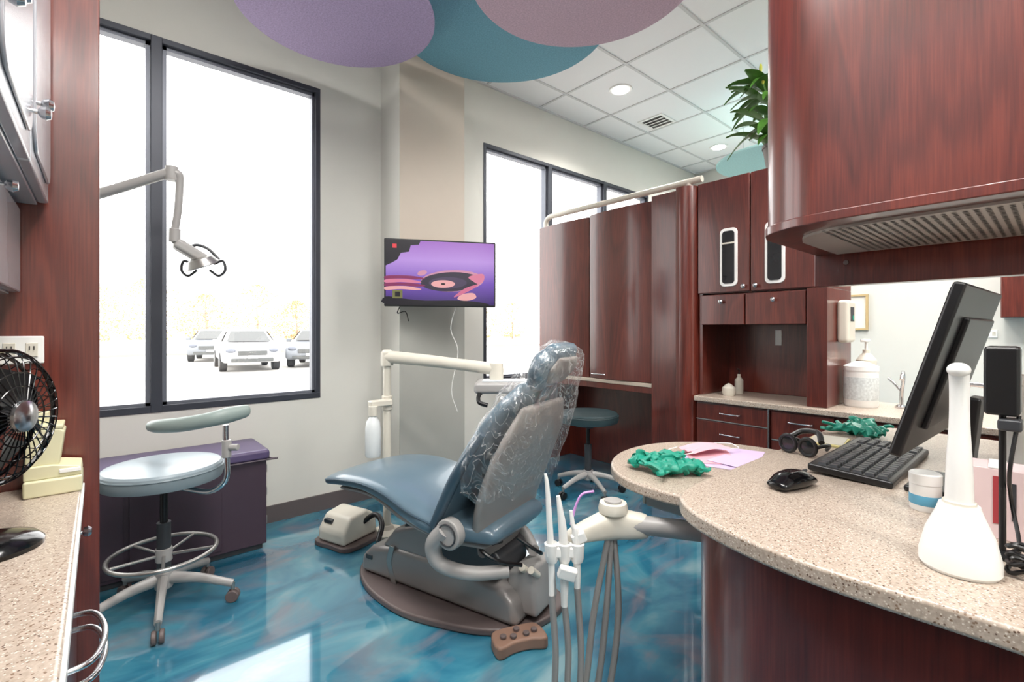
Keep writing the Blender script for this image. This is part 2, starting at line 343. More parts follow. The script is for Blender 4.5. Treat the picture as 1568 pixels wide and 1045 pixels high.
# ------------------------------------------------------------ left side cabinetry
bx('tall_end_panel',-.655,.0,1.72,1.76,0,H-.01,WOOD,None,.003)
G=grp('base_cabinet',(0,0,0))
bx('carcass',-.65,-.06,-1.2,1.715,.08,.71,WOOD,G); bx('toe_kick',-.65,-.1,-1.2,1.715,0,.08,DARK,G)
yy=1.71
while yy>-1.1:
    bx('drawer_front',-.06,-.045,yy-.46,yy-.005,.56,.70,WOOD,G); bx('door_front',-.06,-.045,yy-.46,yy-.005,.1,.55,WOOD,G)
    yy-=.47
lathe('knob',[(.004,0),(.004,.012),(.011,.016),(.013,.024),(.008,.03),(0.001,.031)],(-.045,1.6,.645),CHROME,G,axis=(1,0,0))
for z in(.665,.64,.5):
    sweep('bar_handle',[(-.045,1.1,z),(-.01,1.09,z),(.005,1.04,z),(.005,.98,z),(-.01,.93,z),(-.045,.92,z)],.0045,CHROME,G)
prism('countertop',[(-.655,-1.2),(-.035,-1.2),(-.035,1.715),(-.655,1.715)],.715,.75,CTR,G,bevel=.006)
bx('edge_trim',-.036,-.03,-1.2,1.715,.722,.742,WHITE,G,.002)
G=grp('wall_mounted_cabinet',(0,0,0))
bx('upper_carcass',-.655,-.12,-.9,1.715,1.47,2.6,GREYD,G); bx('lower_carcass',-.655,-.17,-.9,1.715,1.24,1.46,GREYD,G)
yy=1.712
while yy>-.6:
    y0=yy-.42
    bx('door_upper',-.12,-.1,y0+.004,yy-.004,1.475,2.55,GREYD,G,.004)
    o=rrect(y0+.03,yy-.03,1.51,2.5,.05); 
    prism('door_upper_panel',o,-.1,-.094,GREYD,G,'x',bevel=.004)
    bx('door_lower',-.17,-.15,y0+.004,yy-.004,1.245,1.455,GREYD,G,.004)
    for (xx,zz,ky) in((-.1,1.6,y0+.035),(-.1,1.56,y0-.035),(-.15,1.43,y0+.035)):
        lathe('knob',[(.004,0),(.004,.012),(.010,.016),(.013,.024),(.009,.031),(0.001,.032)],(xx,ky,zz),CHROME,G,axis=(1,0,0))
    yy=y0
def outlet(loc,rz=0):
    G=grp('wall_outlet',loc,rz)
    box('plate',(0,-.004,0),(.085,.008,.07),WHITE,G)
    for s in(-1,1): box('socket',(s*.02,-.009,0),(.022,.003,.035),CREAM,G,.001)
    for s in(-1,1):
        for q in(-1,1): box('slot',(s*.02+q*.004,-.011,.005),(.002,.002,.01),BLACK,G,0)
outlet((-.15,1.72,1.10)); outlet((EX,.40,1.12),math.radians(-90))
# fan
G=grp('desk_fan',(-.158,1.27,.75),math.radians(60))
lathe('base',[(.08,0),(.08,.008),(.07,.018),(.03,.03),(.001,.031)],(0,0.0,0),BLKG,G)
cyl('stem',(0,.03,.025),(0,.04,.2),.012,BLKG,G)
fc=Vector((0,-.01,.243))
lathe('motor',[(.001,-.09),(.03,-.085),(.045,-.05),(.045,0)],fc,BLKG,G,axis=(0,-1,0))
for rr,yy in((.118,.01),(.12,-.02),(.108,-.035),(.08,-.043),(.055,-.047)):
    sweep('cage_ring',[fc+Vector((rr*math.cos(a),yy,rr*math.sin(a))) for a in [i*math.pi/12 for i in range(24)]],.004 if rr>.115 else .0014,BLKG,G,res=2,seg=6,closed=True)
for i in range(36):
    a=i*2*math.pi/36; d=Vector((math.cos(a),0,math.sin(a)))
    sweep('cage_spoke',[fc+d*.03+Vector((0,-.05,0)),fc+d*.08+Vector((0,-.043,0)),fc+d*.108+Vector((0,-.035,0)),fc+d*.12+Vector((0,-.015,0)),fc+d*.118+Vector((0,.01,0)),fc+d*.05+Vector((0,.05,0))],.0011,BLKG,G,res=2,seg=5)
for i in range(5):
    a=i*2*math.pi/5; v=[];n=6
    for j in range(n):
        r=.02+.085*j/(n-1); w=.3+.3*j/(n-1)
        for s in(-1,1):
            aa=a+s*w; v.append(fc+Vector((r*math.cos(aa),-.012+s*.012,r*math.sin(aa))))
    mk('blade',v,[(2*j,2*j+1,2*j+3,2*j+2) for j in range(n-1)],BLACK,G)
lathe('hub',[(.03,0),(.028,.008),(.015,.012),(.001,.013)],fc+Vector((0,-.048,0)),CHROME,G,axis=(0,-1,0))
# ivory organiser
G=grp('cream_dispenser_box',(-.085,1.65,.75),0)
box('base_tray',(.0,0,.02),(.105,.11,.04),BOXC,G,.005)
prism('lower_lip',[(-.052,.04),(.052,.04),(.05,.062),(.0,.072),(-.052,.072)],-.045,.052,BOXC,G,'y',bevel=.003)
prism('body',[(-.05,.07),(.01,.07),(.02,.15),(.012,.158),(-.05,.158)],-.035,.05,BOXC,G,'y',bevel=.004)
box('lid',(-.02,.01,.164),(.075,.09,.01),BOXC,G,.003,rot=(0,.06,0)); box('lid_tab',(-.03,.02,.182),(.04,.03,.028),BOXC,G,.003); box('slot',(.03,-.047,.055),(.04,.006,.01),WHITE,G,.002)

# ------------------------------------------------------------ bench
G=grp('storage_bench',(0,0,0))
bx('body',-.45,.665,2.74,3.08,.03,.47,PURP,G,.006)
bx('plinth',-.44,.65,2.76,3.08,0,.03,DARK,G)
for xx in(-.1,.28): bx('door_panel',xx-.18,xx+.18,2.733,2.74,.05,.45,PURP,G,.003)
for z in(.15,.3,.42): bx('hinge',.664,.67,2.75,2.79,z-.02,z+.02,STEEL,G,.001)
bx('cushion',-.46,.68,2.725,3.085,.47,.525,PURPT,G,.018)
sweep('piping',[(-.46,2.725,.472),(.1,2.724,.472),(.67,2.726,.472),(.682,2.76,.472),(.682,3.07,.472)],.005,PURP,G,seg=6)

# ------------------------------------------------------------ stools
def stool(name,loc,rz,seath,sm,arm=True,ring=True,rb=.26,ph=0,st=None):
    G=grp(name,loc,rz)
    for i in range(5):
        a=ph+i*2*math.pi/5; d=Vector((math.cos(a),math.sin(a),0))
        sweep('leg_%d'%i,[d*.02+Vector((0,0,.13)),d*rb*.5+Vector((0,0,.115)),d*rb+Vector((0,0,.075))],[.02,.016,.013],PLGR,G,seg=10,flat=1.2)
        p=d*rb; t=Vector((-d.y,d.x,0))
        cyl('caster_stem_%d'%i,p+Vector((0,0,.05)),p+Vector((0,0,.08)),.008,STEEL,G,seg=12)
        for s in(-1,1): cyl('caster_%d'%i,p+t*s*.004+Vector((0,0,.025)),p+t*s*.02+Vector((0,0,.025)),.025,TAUPE if ring else BLACK,G,seg=20,bevel=.004)
    cyl('hub',(0,0,.09),(0,0,.16),.032,PLGR,G,bevel=.005)
    cyl('gas_lift',(0,0,.15),(0,0,seath*.6),.025,DARK,G); cyl('piston',(0,0,seath*.6),(0,0,seath-.08),.014,BLACK,G)
    if ring:
        R=.185;z=.235
        sweep('foot_ring',[(R*math.cos(a),R*math.sin(a),z) for a in [i*math.pi/8 for i in range(16)]],.009,STEEL,G,res=3,closed=True)
        for i in range(5):
            a=.3+i*2*math.pi/5; cyl('ring_spoke',(0,0,z-.01),(R*math.cos(a),R*math.sin(a),z),.006,STEEL,G,seg=10)
        cyl('ring_hub',(0,0,z-.035),(0,0,z+.02),.03,PLGR,G,bevel=.004)
    box('mechanism',(0,0,seath-.085),(.16,.12,.03),DARK,G,.006)
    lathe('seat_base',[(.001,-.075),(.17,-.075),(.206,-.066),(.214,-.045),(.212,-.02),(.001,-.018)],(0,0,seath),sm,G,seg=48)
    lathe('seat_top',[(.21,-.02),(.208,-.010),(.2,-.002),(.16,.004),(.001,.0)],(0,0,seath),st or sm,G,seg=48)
    sweep('seat_piping',[(.212*math.cos(a),.212*math.sin(a),seath-.02) for a in [i*math.pi/12 for i in range(24)]],.0035,sm,G,res=2,seg=6,closed=True)
    if arm:
        sweep('arm_bracket',[(.03,0,seath-.09),(.12,-.02,seath-.1),(.22,-.04,seath-.1),(.285,-.05,seath-.05),(.29,-.05,seath+.03),(.285,-.05,seath+.12),(.285,-.05,seath+.17)],.011,CHROME,G)
        cyl('arm_collar',(.288,-.05,seath+.04),(.288,-.05,seath+.11),.017,PLGR,G,bevel=.003)
        cyl('arm_knob',(.3,-.05,seath+.08),(.335,-.05,seath+.08),.013,PLGR,G,bevel=.003)
        loft('arm_pad',[(-.01,-.05,seath+.165,.022,.022),(.05,-.085,seath+.172,.027,.026),(.15,-.1,seath+.182,.029,.026),(.24,-.085,seath+.197,.029,.026),(.29,-.045,seath+.208,.032,.028),(.325,.01,seath+.214,.027,.024)],PADG,G,n=2.2,side=(0,0,1),seg=20)
    return G
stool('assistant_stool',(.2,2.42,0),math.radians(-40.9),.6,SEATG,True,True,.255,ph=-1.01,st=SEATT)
stool('operator_stool',(2.62,2.2,0),math.radians(20),.57,TEALS,False,False,.24,ph=.2)

# ------------------------------------------------------------ dental chair
T=(.97,2.26,0)
G=grp('dental_chair',T,math.radians(197.46))
loft('seat_cushion',[(0,0,.46,.195,.028),(0,.12,.486,.225,.034),(0,.28,.498,.24,.038),(0,.42,.48,.25,.045),(0,.56,.44,.262,.05),(0,.7,.412,.26,.05),(0,.88,.40,.2,.045)],VINYL,G,n=3.2)
loft('seat_pan',[(0,.08,.438,.18,.012),(0,.3,.446,.2,.014),(0,.5,.395,.22,.02),(0,.7,.365,.22,.022),(0,.85,.355,.18,.02)],SHELL,G,n=3)
sweep('seat_seam',[(.2,.0,.468),(.232,.12,.495),(.245,.28,.51),(.255,.42,.496),(.265,.56,.457),(.26,.68,.43)],.004,VIND,G,seg=6)
loft('back_cushion',[(0,.695,.455,.24,.038),(0,.755,.56,.262,.04),(0,.825,.67,.27,.04),(0,.90,.79,.26,.036),(0,.958,.88,.22,.032),(0,.99,.935,.15,.026)],VINYL,G,n=3.2)
loft('back_shell',[(0,.82,.31,.14,.03),(0,.84,.40,.2,.034),(0,.878,.52,.235,.034),(0,.93,.65,.245,.03),(0,.983,.77,.225,.024),(0,1.015,.86,.17,.018)],SHELL,G,n=3)
box('head_slide',(0,1.03,.93),(.06,.012,.16),CHROME,G,.003,rot=(-.5,0,0))
loft('headrest',[(0,1.01,.95,.10,.03),(0,1.042,.995,.132,.042),(0,1.07,1.04,.137,.045),(0,1.09,1.07,.108,.035)],VINYL,G,n=2.8)
loft('headrest_back',[(0,1.07,.965,.07,.012),(0,1.098,1.005,.1,.014),(0,1.118,1.04,.08,.012)],SHELL,G,n=2.6)
for s in(1,-1):
    cyl('pivot_disc',(s*.245,.78,.42),(s*.285,.78,.42),.055,PLGR,G,bevel=.006,seg=36)
    sweep('pivot_ring',[(s*.287,.78+.038*math.cos(a),.42+.038*math.sin(a)) for a in [i*math.pi/8 for i in range(16)]],.003,DARK,G,res=2,seg=6,closed=True)
    sweep('pivot_arm',[(s*.262,.76,.43),(s*.262,.70,.36),(s*.25,.72,.29),(s*.2,.82,.26),(s*.1,.92,.25)],[.035,.032,.028,.026,.024],PLGR,G,seg=14)
    sweep('back_side_rail',[(s*.262,.70,.43),(s*.272,.77,.555),(s*.28,.84,.67),(s*.262,.92,.79)],[.018,.022,.02,.012],VIND,G,seg=10)
prism('lift_column',[(.28,.18),(.4,.37),(.72,.37),(.86,.26),(.86,.18)],-.16,.06,DARK,G,'x',bevel=.02)
prism('lift_arm_cover',[(.22,.17),(.3,.26),(.52,.34),(.62,.30),(.5,.17)],-.175,.075,BGR,G,'x',bevel=.02)
prism('base_cover',[(.1,.03),(.1,.1),(.16,.155),(.3,.185),(.6,.19),(.86,.165),(.93,.12),(.95,.03)],-.2,.085,BGR,G,'x',bevel=.025)
prism('base_cover_band',[(.3,.03),(.27,.12),(.29,.192),(.32,.192),(.3,.12),(.33,.03)],-.203,.088,STEEL,G,'x',bevel=.003)
bx('base_label',.085,.089,.14,.18,.1,.12,DARK,G,.001)
prism('rear_block',[(.86,.05),(.86,.2),(.98,.24),(1.0,.05)],-.17,.02,PLGR,G,'x',bevel=.02)
for q in(.9,.94): cyl('rear_valve',(-.02,q+.04,.2),(.03,q+.04,.24),.014,CREAM,G,seg=14)
P=crom([(.02,.04),(.15,.2),(.215,.46),(.19,.68),(.13,.86),(.02,.98),(-.17,1.02),(-.28,.9),(-.29,.6),(-.26,.3),(-.12,.07)],6,True)
prism('floor_plate',P,0,.03,TAUPE,G,bevel=.01)
sweep('under_cable_a',[(.05,.95,.26),(.14,.9,.3),(.16,.84,.34),(.05,.86,.33)],.008,BLACK,G,seg=8)
sweep('under_cable_b',[(-.1,.95,.25),(.0,1.0,.3),(.05,.93,.36)],.007,BLACK,G,seg=8)
def cover():
    secs=[(0,.885,.57,.285,.10),(0,.90,.65,.298,.10),(0,.935,.74,.298,.10),(0,.968,.82,.28,.10),(0,1.005,.90,.235,.095),(0,1.042,.97,.185,.085),(0,1.075,1.03,.16,.074),(0,1.095,1.07,.138,.055)]
    Q=crom(secs,8); S=Vector((1,0,0)); R=[]; seg=90; n=2.6
    pts=[Vector(q[:3]) for q in Q]; L=len(Q)
    for i in range(L+3):
        j=min(i,L-1); Tn=(pts[min(j+1,L-1)]-pts[max(j-1,0)]).normalized(); a,b=Q[j][3],Q[j][4]; p=pts[j]
        if i>=L: e=(i-L+1)*27; p=p+Tn*b*.6*math.sin(math.radians(e)); a*=math.cos(math.radians(e)); b*=math.cos(math.radians(e))
        N=S.cross(Tn).normalized(); r=[]
        for k in range(seg):
            t=2*math.pi*k/seg; c,s=math.cos(t),math.sin(t)
            q=p+S*a*math.copysign(abs(c)**(2/n),c)+N*b*math.copysign(abs(s)**(2/n),s)
            w=noise.noise(Vector((q.x*12,q.y*12,q.z*5)))*.018+abs(noise.noise(Vector((q.x*18+q.z*10,q.y*20,q.z*14+3))))*.022
            if i<3: w+=.01*math.sin(t*9)
            q=q+(q-p).normalized()*w+Vector((0,0,.03*noise.noise(Vector((t*3,0,i*.2)))*(1 if i<6 else 0)))
            r.append(q)
        R.append(r)
    v=[p for r in R for p in r]; f=[]
    for i in range(len(R)-1):
        for a in range(seg):
            b=(a+1)%seg; f.append((i*seg+a,i*seg+b,(i+1)*seg+b,(i+1)*seg+a))
    f.append(tuple((len(R)-1)*seg+a for a in range(seg)))
    mk('plastic_cover',v,f,FILM,G,ang=50)
cover()
G=grp('foot_pedal',(1.15,1.29,0),math.radians(-20))
P=crom([(-.09,-.05),(-.03,-.035),(.03,-.035),(.09,-.05),(.1,.0),(.085,.05),(.03,.06),(-.03,.06),(-.085,.05),(-.1,0)],4,True)
prism('pedal_base',P,0,.045,mat('pedal_brown',C(138,108,92),.5),G,bevel=.01)
for a,b in((-.06,0),(.06,0),(0,.025),(-.025,-.01),(.025,-.01)): cyl('button',(a,b,.045),(a,b,.056),.012,TAUPE,G,bevel=.003,seg=16)
sweep('cord',[(0,.06,.02),(.02,.12,.012),(.0,.2,.012)],.009,TAUPE,G,seg=8)
G=grp('floor_utility_box',(1.03,2.56,0),math.radians(200))
prism('base',crom([(-.11,-.13),(.11,-.13),(.13,0),(.11,.13),(-.11,.13),(-.13,0)],5,True),0,.025,TAUPE,G,bevel=.006)
prism('cover',[(-.12,.025),(-.11,.13),(-.04,.175),(.07,.16),(.12,.09),(.12,.025)],-.1,.1,CREAM,G,'y',bevel=.018)
box('valve_panel',(.09,-.04,.13),(.03,.06,.02),DARK,G,.004)
sweep('umbilical',[(-.02,.08,.1),(-.05,.15,.15),(-.03,.22,.12),(.04,.26,.06)],.014,BLACK,G,seg=10)
G=grp('dental_delivery_unit',(1.23,2.5,0))
lathe('foot',[(.09,0),(.09,.015),(.04,.03),(.03,.05)],(0,0,0),CREAM,G)
cyl('post',(0,0,.03),(0,0,1.0),.022,CREAM,G); cyl('post_collar',(0,0,.7),(0,0,.78),.03,CREAM,G,bevel=.004)
lathe('post_cap',[(.034,0),(.036,.03),(.034,.075),(.02,.09),(.001,.092)],(0,0,.95),CREAM,G)
sweep('arm',[(0,0,1.0),(.12,-.19,.985),(.24,-.38,.965),(.345,-.545,.945)],[.036,.033,.031,.033],CREAM,G,seg=16)
lathe('elbow',[(.036,-.05),(.038,0),(.036,.035),(.02,.045),(.001,.047)],(.35,-.55,.94),CREAM,G)
box('console',(.40,-.58,.855),(.34,.22,.06),PLGR,G,.02,rot=(0,0,-.7),segs=4)
box('console_panel',(.385,-.6,.888),(.26,.12,.006),mat('console_face',C(200,206,210),.3),G,.002,rot=(0,0,-.7))
sweep('console_handle',[(.27,-.55,.84),(.22,-.57,.82),(.2,-.6,.79),(.23,-.63,.775)],.011,BLACK,G)
sweep('hose_a',[(.36,-.64,.83),(.3,-.62,.7),(.28,-.6,.55),(.33,-.58,.75)],.006,HOSE,G,seg=8)
box('bottle_bracket',(-.05,-.02,.745),(.13,.05,.035),CREAM,G,.008)
lathe('water_bottle',[(.001,0),(.038,.0),(.042,.01),(.042,.15),(.036,.19),(.02,.215),(.018,.23)],(-.1,-.035,.46),mat('bottle_translucent',C(222,226,226),.25),G)
cyl('bottle_cap',(-.1,-.035,.68),(-.1,-.035,.735),.024,CREAM,G,bevel=.003)
G=grp('dental_operatory_light',(0,0,0))
lathe('wall_mount',[(.06,0),(.06,.02),(.035,.04),(.03,.06)],(WX,2.88,1.44),CREAM,G,axis=(1,0,0))
sweep('arm',[(WX+.05,2.87,1.45),(-.3,2.75,1.58),(.0,2.65,1.725),(.225,2.57,1.84)],.021,PLGR,G,seg=14,res=4)
lathe('elbow',[(.001,-.03),(.024,-.03),(.026,0),(.024,.03),(.001,.03)],(.24,2.565,1.84),PLGR,G)
sweep('drop_arm',[(.235,2.565,1.84),(.262,2.557,1.84),(.268,2.56,1.8),(.262,2.56,1.68),(.25,2.57,1.56),(.275,2.58,1.53)],[.02,.019,.016,.015,.016,.016],PLGR,G,seg=12,res=4)
cyl('lower_joint',(.252,2.568,1.6),(.25,2.57,1.54),.022,PLGR,G,bevel=.004)
box('light_body',(.31,2.58,1.505),(.14,.07,.05),PLGR,G,.018,rot=(0,.55,0),segs=3)
lathe('reflector',[(.02,.035),(.055,.022),(.075,-.01),(.073,-.013),(.048,.008),(.001,.018)],(.355,2.58,1.455),STEEL,G,axis=(-.45,-.1,1))
lathe('lens',[(.001,0),(.062,.0),(.062,-.006),(.001,-.008)],(.357,2.579,1.447),GLD,G,axis=(-.45,-.1,1))
for s in(-1,1):
    o=Vector((.36,2.58,1.455)); t=Vector((.756,-.655,0)).normalized()
    sweep('handle',[o+t*s*.05,o+t*s*.09+Vector((0,0,.012)),o+t*s*.1+Vector((0,0,-.03)),o+t*s*.07+Vector((0,0,-.055)),o+t*s*.03+Vector((0,0,-.03))],.006,DARK,G,seg=8)
sweep('yoke',[(.29,2.58,1.5),(.33,2.6,1.54),(.38,2.6,1.53),(.42,2.57,1.48)],.007,DARK,G,seg=8)

# ------------------------------------------------------------ TV
tvx=Vector((.625,-.316,0)); ang=math.atan2(tvx.y,tvx.x)
G=grp('wall_mounted_television',(1.629,2.559,1.508),ang)
box('housing',(0,.02,0),(.70,.035,.42),BLACK,G,.006)
box('rear_housing',(0,.05,-.02),(.4,.04,.26),BLACK,G,.012)
SCR=D.materials.new('screen_gradient'); SCR.use_nodes=True; N=SCR.node_tree.nodes; L=SCR.node_tree.links; b=N['Principled BSDF']
tc=N.new('ShaderNodeTexCoord'); sp=N.new('ShaderNodeSeparateXYZ'); L.new(tc.outputs['Object'],sp.inputs[0])
mr=N.new('ShaderNodeMapRange'); mr.inputs[1].default_value=-.2; mr.inputs[2].default_value=.2; L.new(sp.outputs['Z'],mr.inputs[0])
r=ramp(N,[(0,C(52,34,96)),(.35,C(120,84,186)),(.7,C(190,150,226)),(1,C(166,112,200))]); L.new(mr.outputs[0],r.inputs['Fac'])
b.inputs['Base Color'].default_value=(0,0,0,1); b.inputs['Roughness'].default_value=.2; L.new(r.outputs['Color'],b.inputs['Emission Color']); b.inputs['Emission Strength'].default_value=.85
bx('screen',-.34,.34,.0005,.003,-.198,.2,SCR,G,0)
def decal(n,pts,m,k): mk(n,[(a,-.0004*k,c) for a,c in pts],[tuple(range(len(pts)))],m,G)
el=lambda cx,cz,a,b_,n=36,rot=0:[(cx+a*math.cos(t)*math.cos(rot)-b_*math.sin(t)*math.sin(rot),cz+a*math.cos(t)*math.sin(rot)+b_*math.sin(t)*math.cos(rot)) for t in [i*2*math.pi/n for i in range(n)]]
DK=emis('screen_dark',C(18,12,28),.8); PK=emis('screen_pink',C(226,130,160),.8); MG=emis('screen_magenta',C(140,46,96),.8); SA=emis('screen_salmon',C(214,150,176),.8); GR=emis('screen_deck',C(50,42,64),.8); SD=emis('screen_skin',C(236,170,170),.85)
decal('graphic_cloud',crom([(-.34,.2),(-.13,.2),(-.14,.175),(-.19,.17),(-.2,.13),(-.25,.12),(-.27,.08),(-.3,.06),(-.34,.04)],1),DK,1)
decal('graphic_ground',crom([(-.34,-.198),(.0,-.198),(.3,-.198),(.24,-.178),(.1,-.168),(-.1,-.172),(-.25,-.16),(-.34,-.15)],3,True),DK,1)
decal('graphic_deck_rim',el(.07,-.045,.2,.068,rot=.06),SA,2); decal('graphic_deck',el(.06,-.051,.19,.061,rot=.06),GR,3)
decal('graphic_groove',el(.04,-.058,.12,.036,rot=.03),emis('screen_groove',C(76,62,92),.8),4); decal('graphic_record',el(.01,-.066,.075,.024,rot=.02),SD,5); decal('graphic_label',el(.01,-.066,.014,.006),DK,6)
for k in range(4):
    z=-.03-.022*k
    decal('graphic_finger_%d'%k,crom([(-.34,z+.006),(-.24,z+.012),(-.15-.02*(k%2),z+.006),(-.1-.025*(k%2),z-.006),(-.16,z-.012),(-.25,z-.008),(-.34,z-.014)],4,True),(MG,PK,MG,SD)[k],6+k)
decal('graphic_hand_right',crom([(.27,-.0),(.22,.0),(.17,-.02),(.2,-.045),(.23,-.07),(.17,-.11),(.08,-.15),(.1,-.125),(.16,-.085),(.26,-.05)],4,True),PK,7)
decal('graphic_palm_right',crom([(.13,-.13),(.2,-.12),(.22,-.15),(.16,-.17),(.1,-.16)],4,True),SD,8)
decal('graphic_logo',[(-.3,.15),(-.275,.15),(-.275,.175),(-.3,.175)],emis('screen_red',C(220,60,70),1),9)
decal('graphic_glint',el(-.12,.0,.03,.016,rot=.3),SA,6); decal('graphic_badge',[(-.3,-.16),(-.24,-.16),(-.24,-.11),(-.3,-.11)],emis('screen_yellow',C(120,120,70),.8),11); decal('graphic_badge_core',[(-.285,-.15),(-.255,-.15),(-.255,-.12),(-.285,-.12)],DK,12)
sweep('mount_arm',[(0,.07,0),(.02,.14,0),(.06,.2,0),(.1,.27,0)],.018,BLACK,G)
sweep('cable',[(-.25,.04,-.2),(-.27,.06,-.25),(-.22,.08,-.24),(-.2,.1,-.3)],.003,BLACK,G,seg=6)
sweep('power_cable',[(.1,.06,-.2),(.07,.1,-.35),(.12,.12,-.5),(.08,.14,-.75),(.12,.15,-.9)],.0025,WHITE,G,seg=6)

# ------------------------------------------------------------ storage cabinet wall
def bowed_door(name,y0,y1,z0,z1,xf,sag,th,parent,n=12):
    P=[(xf-sag*(1-(2*i/n-1)**2),y0+(y1-y0)*i/n) for i in range(n+1)]+[(xf+th,y1),(xf+th,y0)]
    return prism(name,P,z0,z1,WOOD,parent,bevel=.003)
G=grp('wood_storage_wardrobe',(0,0,0))
bx('carcass',2.97,3.38,1.63,3.04,.78,2.055,WOOD,G)
bowed_door('door_a',2.472,3.04,.775,2.055,2.955,.02,.014,G); bowed_door('door_b',1.892,2.464,.775,2.065,2.955,.03,.014,G)
bx('desk_shelf',2.935,3.38,1.89,3.04,.745,.772,mat('edge_cream',C(190,176,160),.4),G)
bx('shelf_face',2.94,3.36,1.89,3.04,.70,.745,WOOD,G)
bx('knee_back',3.32,3.36,1.63,3.04,0,.72,WOOD,G); bx('far_side',2.95,3.36,3.0,3.04,0,.72,WOOD,G)
bx('pilaster',2.93,3.38,1.66,1.886,0,2.09,WOOD,G)
P=[(2.93,1.70)]+[(3.0-.085*math.cos(a),1.66-.085*math.sin(a)) for a in [i*math.pi/16 for i in range(-2,9)]]+[(3.38,1.575),(3.38,1.70)]
prism('rounded_pilaster',P,0,2.105,WOOD,G)
sweep('door_handle',[(2.94,2.42,.81),(2.915,2.41,.81),(2.915,2.30,.81),(2.935,2.29,.81)],.004,CHROME,G,seg=8)
G=grp('curtain_rail')
sweep('rail',[(3.0,3.0,2.06),(3.0,3.0,2.11),(3.0,2.96,2.145),(3.0,2.85,2.15),(3.0,2.2,2.15),(3.0,1.7,2.15),(3.0,1.55,2.15)],.022,CREAM,G,seg=12)
cyl('rail_support',(3.0,1.64,2.106),(3.0,1.64,2.15),.02,CREAM,G)

# ------------------------------------------------------------ hutch + back counter
G=grp('hutch_cabinet',(0,0,0))
bx('top_carcass',3.0,3.42,.83,1.57,1.385,2.11,WOOD,G)
ys=[(1.24,1.57),(.845,1.232)]
for (a,b_),(i0,i1) in zip(ys,((1.31,1.42),(1.04,1.15))):
    bx('upper_door',2.98,3.0,a,b_,1.39,2.11,WOOD,G,.004)
    prism('insert_frame',rrect(i0,i1,1.425,1.79,.03),2.972,2.982,WHITE,G,'x',bevel=.003)
    prism('insert_glass',rrect(i0+.017,i1-.017,1.443,1.772,.02),2.968,2.973,GLD,G,'x')
    bx('insert_bar',2.965,2.969,i0+.016,i1-.016,1.69,1.70,CREAM,G,.001)
for ky in(1.27,1.2): lathe('knob',[(.004,0),(.004,.01),(.011,.014),(.013,.022),(.001,.028)],(2.98,ky,1.42),CHROME,G,axis=(-1,0,0))
bx('drawer_carcass',3.0,3.42,.93,1.56,1.19,1.38,WOOD,G)
for a,b_ in((1.27,1.545),(.935,1.262)):
    bx('small_drawer',2.975,3.0,a,b_,1.185,1.375,WOOD,G,.004)
    lathe('knob',[(.004,0),(.004,.01),(.011,.014),(.013,.022),(.001,.028)],(2.975,(a+b_)/2,1.33),CHROME,G,axis=(-1,0,0))
bx('end_panel',2.975,3.42,.83,.93,.726,1.385,WOOD,G); bx('niche_back',3.38,3.42,.93,1.57,.726,1.19,WOOD,G); bx('niche_side',3.0,3.42,1.545,1.57,.726,1.39,WOOD,G)
bx('niche_outlet',3.374,3.381,1.2,1.24,1.05,1.15,WHITE,G,.002)
G=grp('sink_base_cabinet',(0,0,0))
bx('base_carcass',2.97,3.5,-.4,1.57,.08,.69,WOOD,G); bx('toe_kick',3.02,3.48,-.4,1.57,0,.08,DARK,G)
for (a,b_) in((1.115,1.565),(.79,1.107),(.52,.782),(.1,.512)):
    bx('drawer_top',2.95,2.97,a+.003,b_-.003,.58 if a>1 else .52,.68,WOOD,G,.003)
    bx('drawer_low',2.95,2.97,a+.003,b_-.003,.42 if a>1 else .36,.57 if a>1 else .51,WOOD,G,.003)
    bx('drawer_bottom',2.95,2.97,a+.003,b_-.003,.1,.41 if a>1 else .35,WOOD,G,.003)
    bx('drawer_edge',2.946,2.951,a+.004,b_-.004,.574 if a>1 else .514,.58 if a>1 else .52,STEEL,G,.001)
    yc=(a+b_)/2
    for z in(.63,.5): sweep('drawer_handle',[(2.95,yc+.06,z),(2.925,yc+.055,z),(2.922,yc,z),(2.925,yc-.055,z),(2.95,yc-.06,z)],.004,CHROME,G,seg=8)
prism('countertop',[(2.925,-.4),(2.925,1.57),(3.5,1.57),(3.5,-.4)],.692,.725,CTR,G,bevel=.006)
bx('edge_strip',2.93,2.94,1.11,1.118,.1,.69,CHROME,G,.001)
for k,(fx,fy) in enumerate(((3.3,.57),(3.3,.42))):
    G=grp('sink_faucet',(fx,fy,.725))
    lathe('escutcheon',[(.03,0),(.03,.01),(.02,.02)],(0,0,0),CHROME,G)
    if k==0:
        sweep('gooseneck',[(0,0,.01),(0,0,.08),(-.02,-.01,.15),(-.08,-.02,.2),(-.15,-.03,.2),(-.18,-.03,.17)],.009,CHROME,G)
        sweep('lever',[(0,0,.09),(.0,.03,.13),(0,.06,.16)],.006,CHROME,G)
    else:
        sweep('spout',[(0,0,.01),(0,0,.08),(-.02,-.03,.12),(-.04,-.12,.155),(-.06,-.2,.15)],.012,CHROME,G); lathe('handle',[(.02,.02),(.022,.05),(.001,.06)],(.06,.0,0),CHROME,G)
G=grp('wipes_canister',(3.22,.735,.725))
lathe('tub',[(.001,0),(.075,0),(.08,.01),(.08,.2),(.075,.205)],(0,0,0),WHITE,G); lathe('lid',[(.082,.2),(.082,.225),(.06,.235),(.03,.25),(.001,.252)],(0,0,0),WHITE,G)
lathe('label',[(.0805,.04),(.081,.045),(.081,.16),(.0805,.165)],(0,0,0),mat('label_grey',C(200,206,206),.5,var=.4,scale=80),G)
G=grp('soap_dispenser',(3.42,.755,.725))
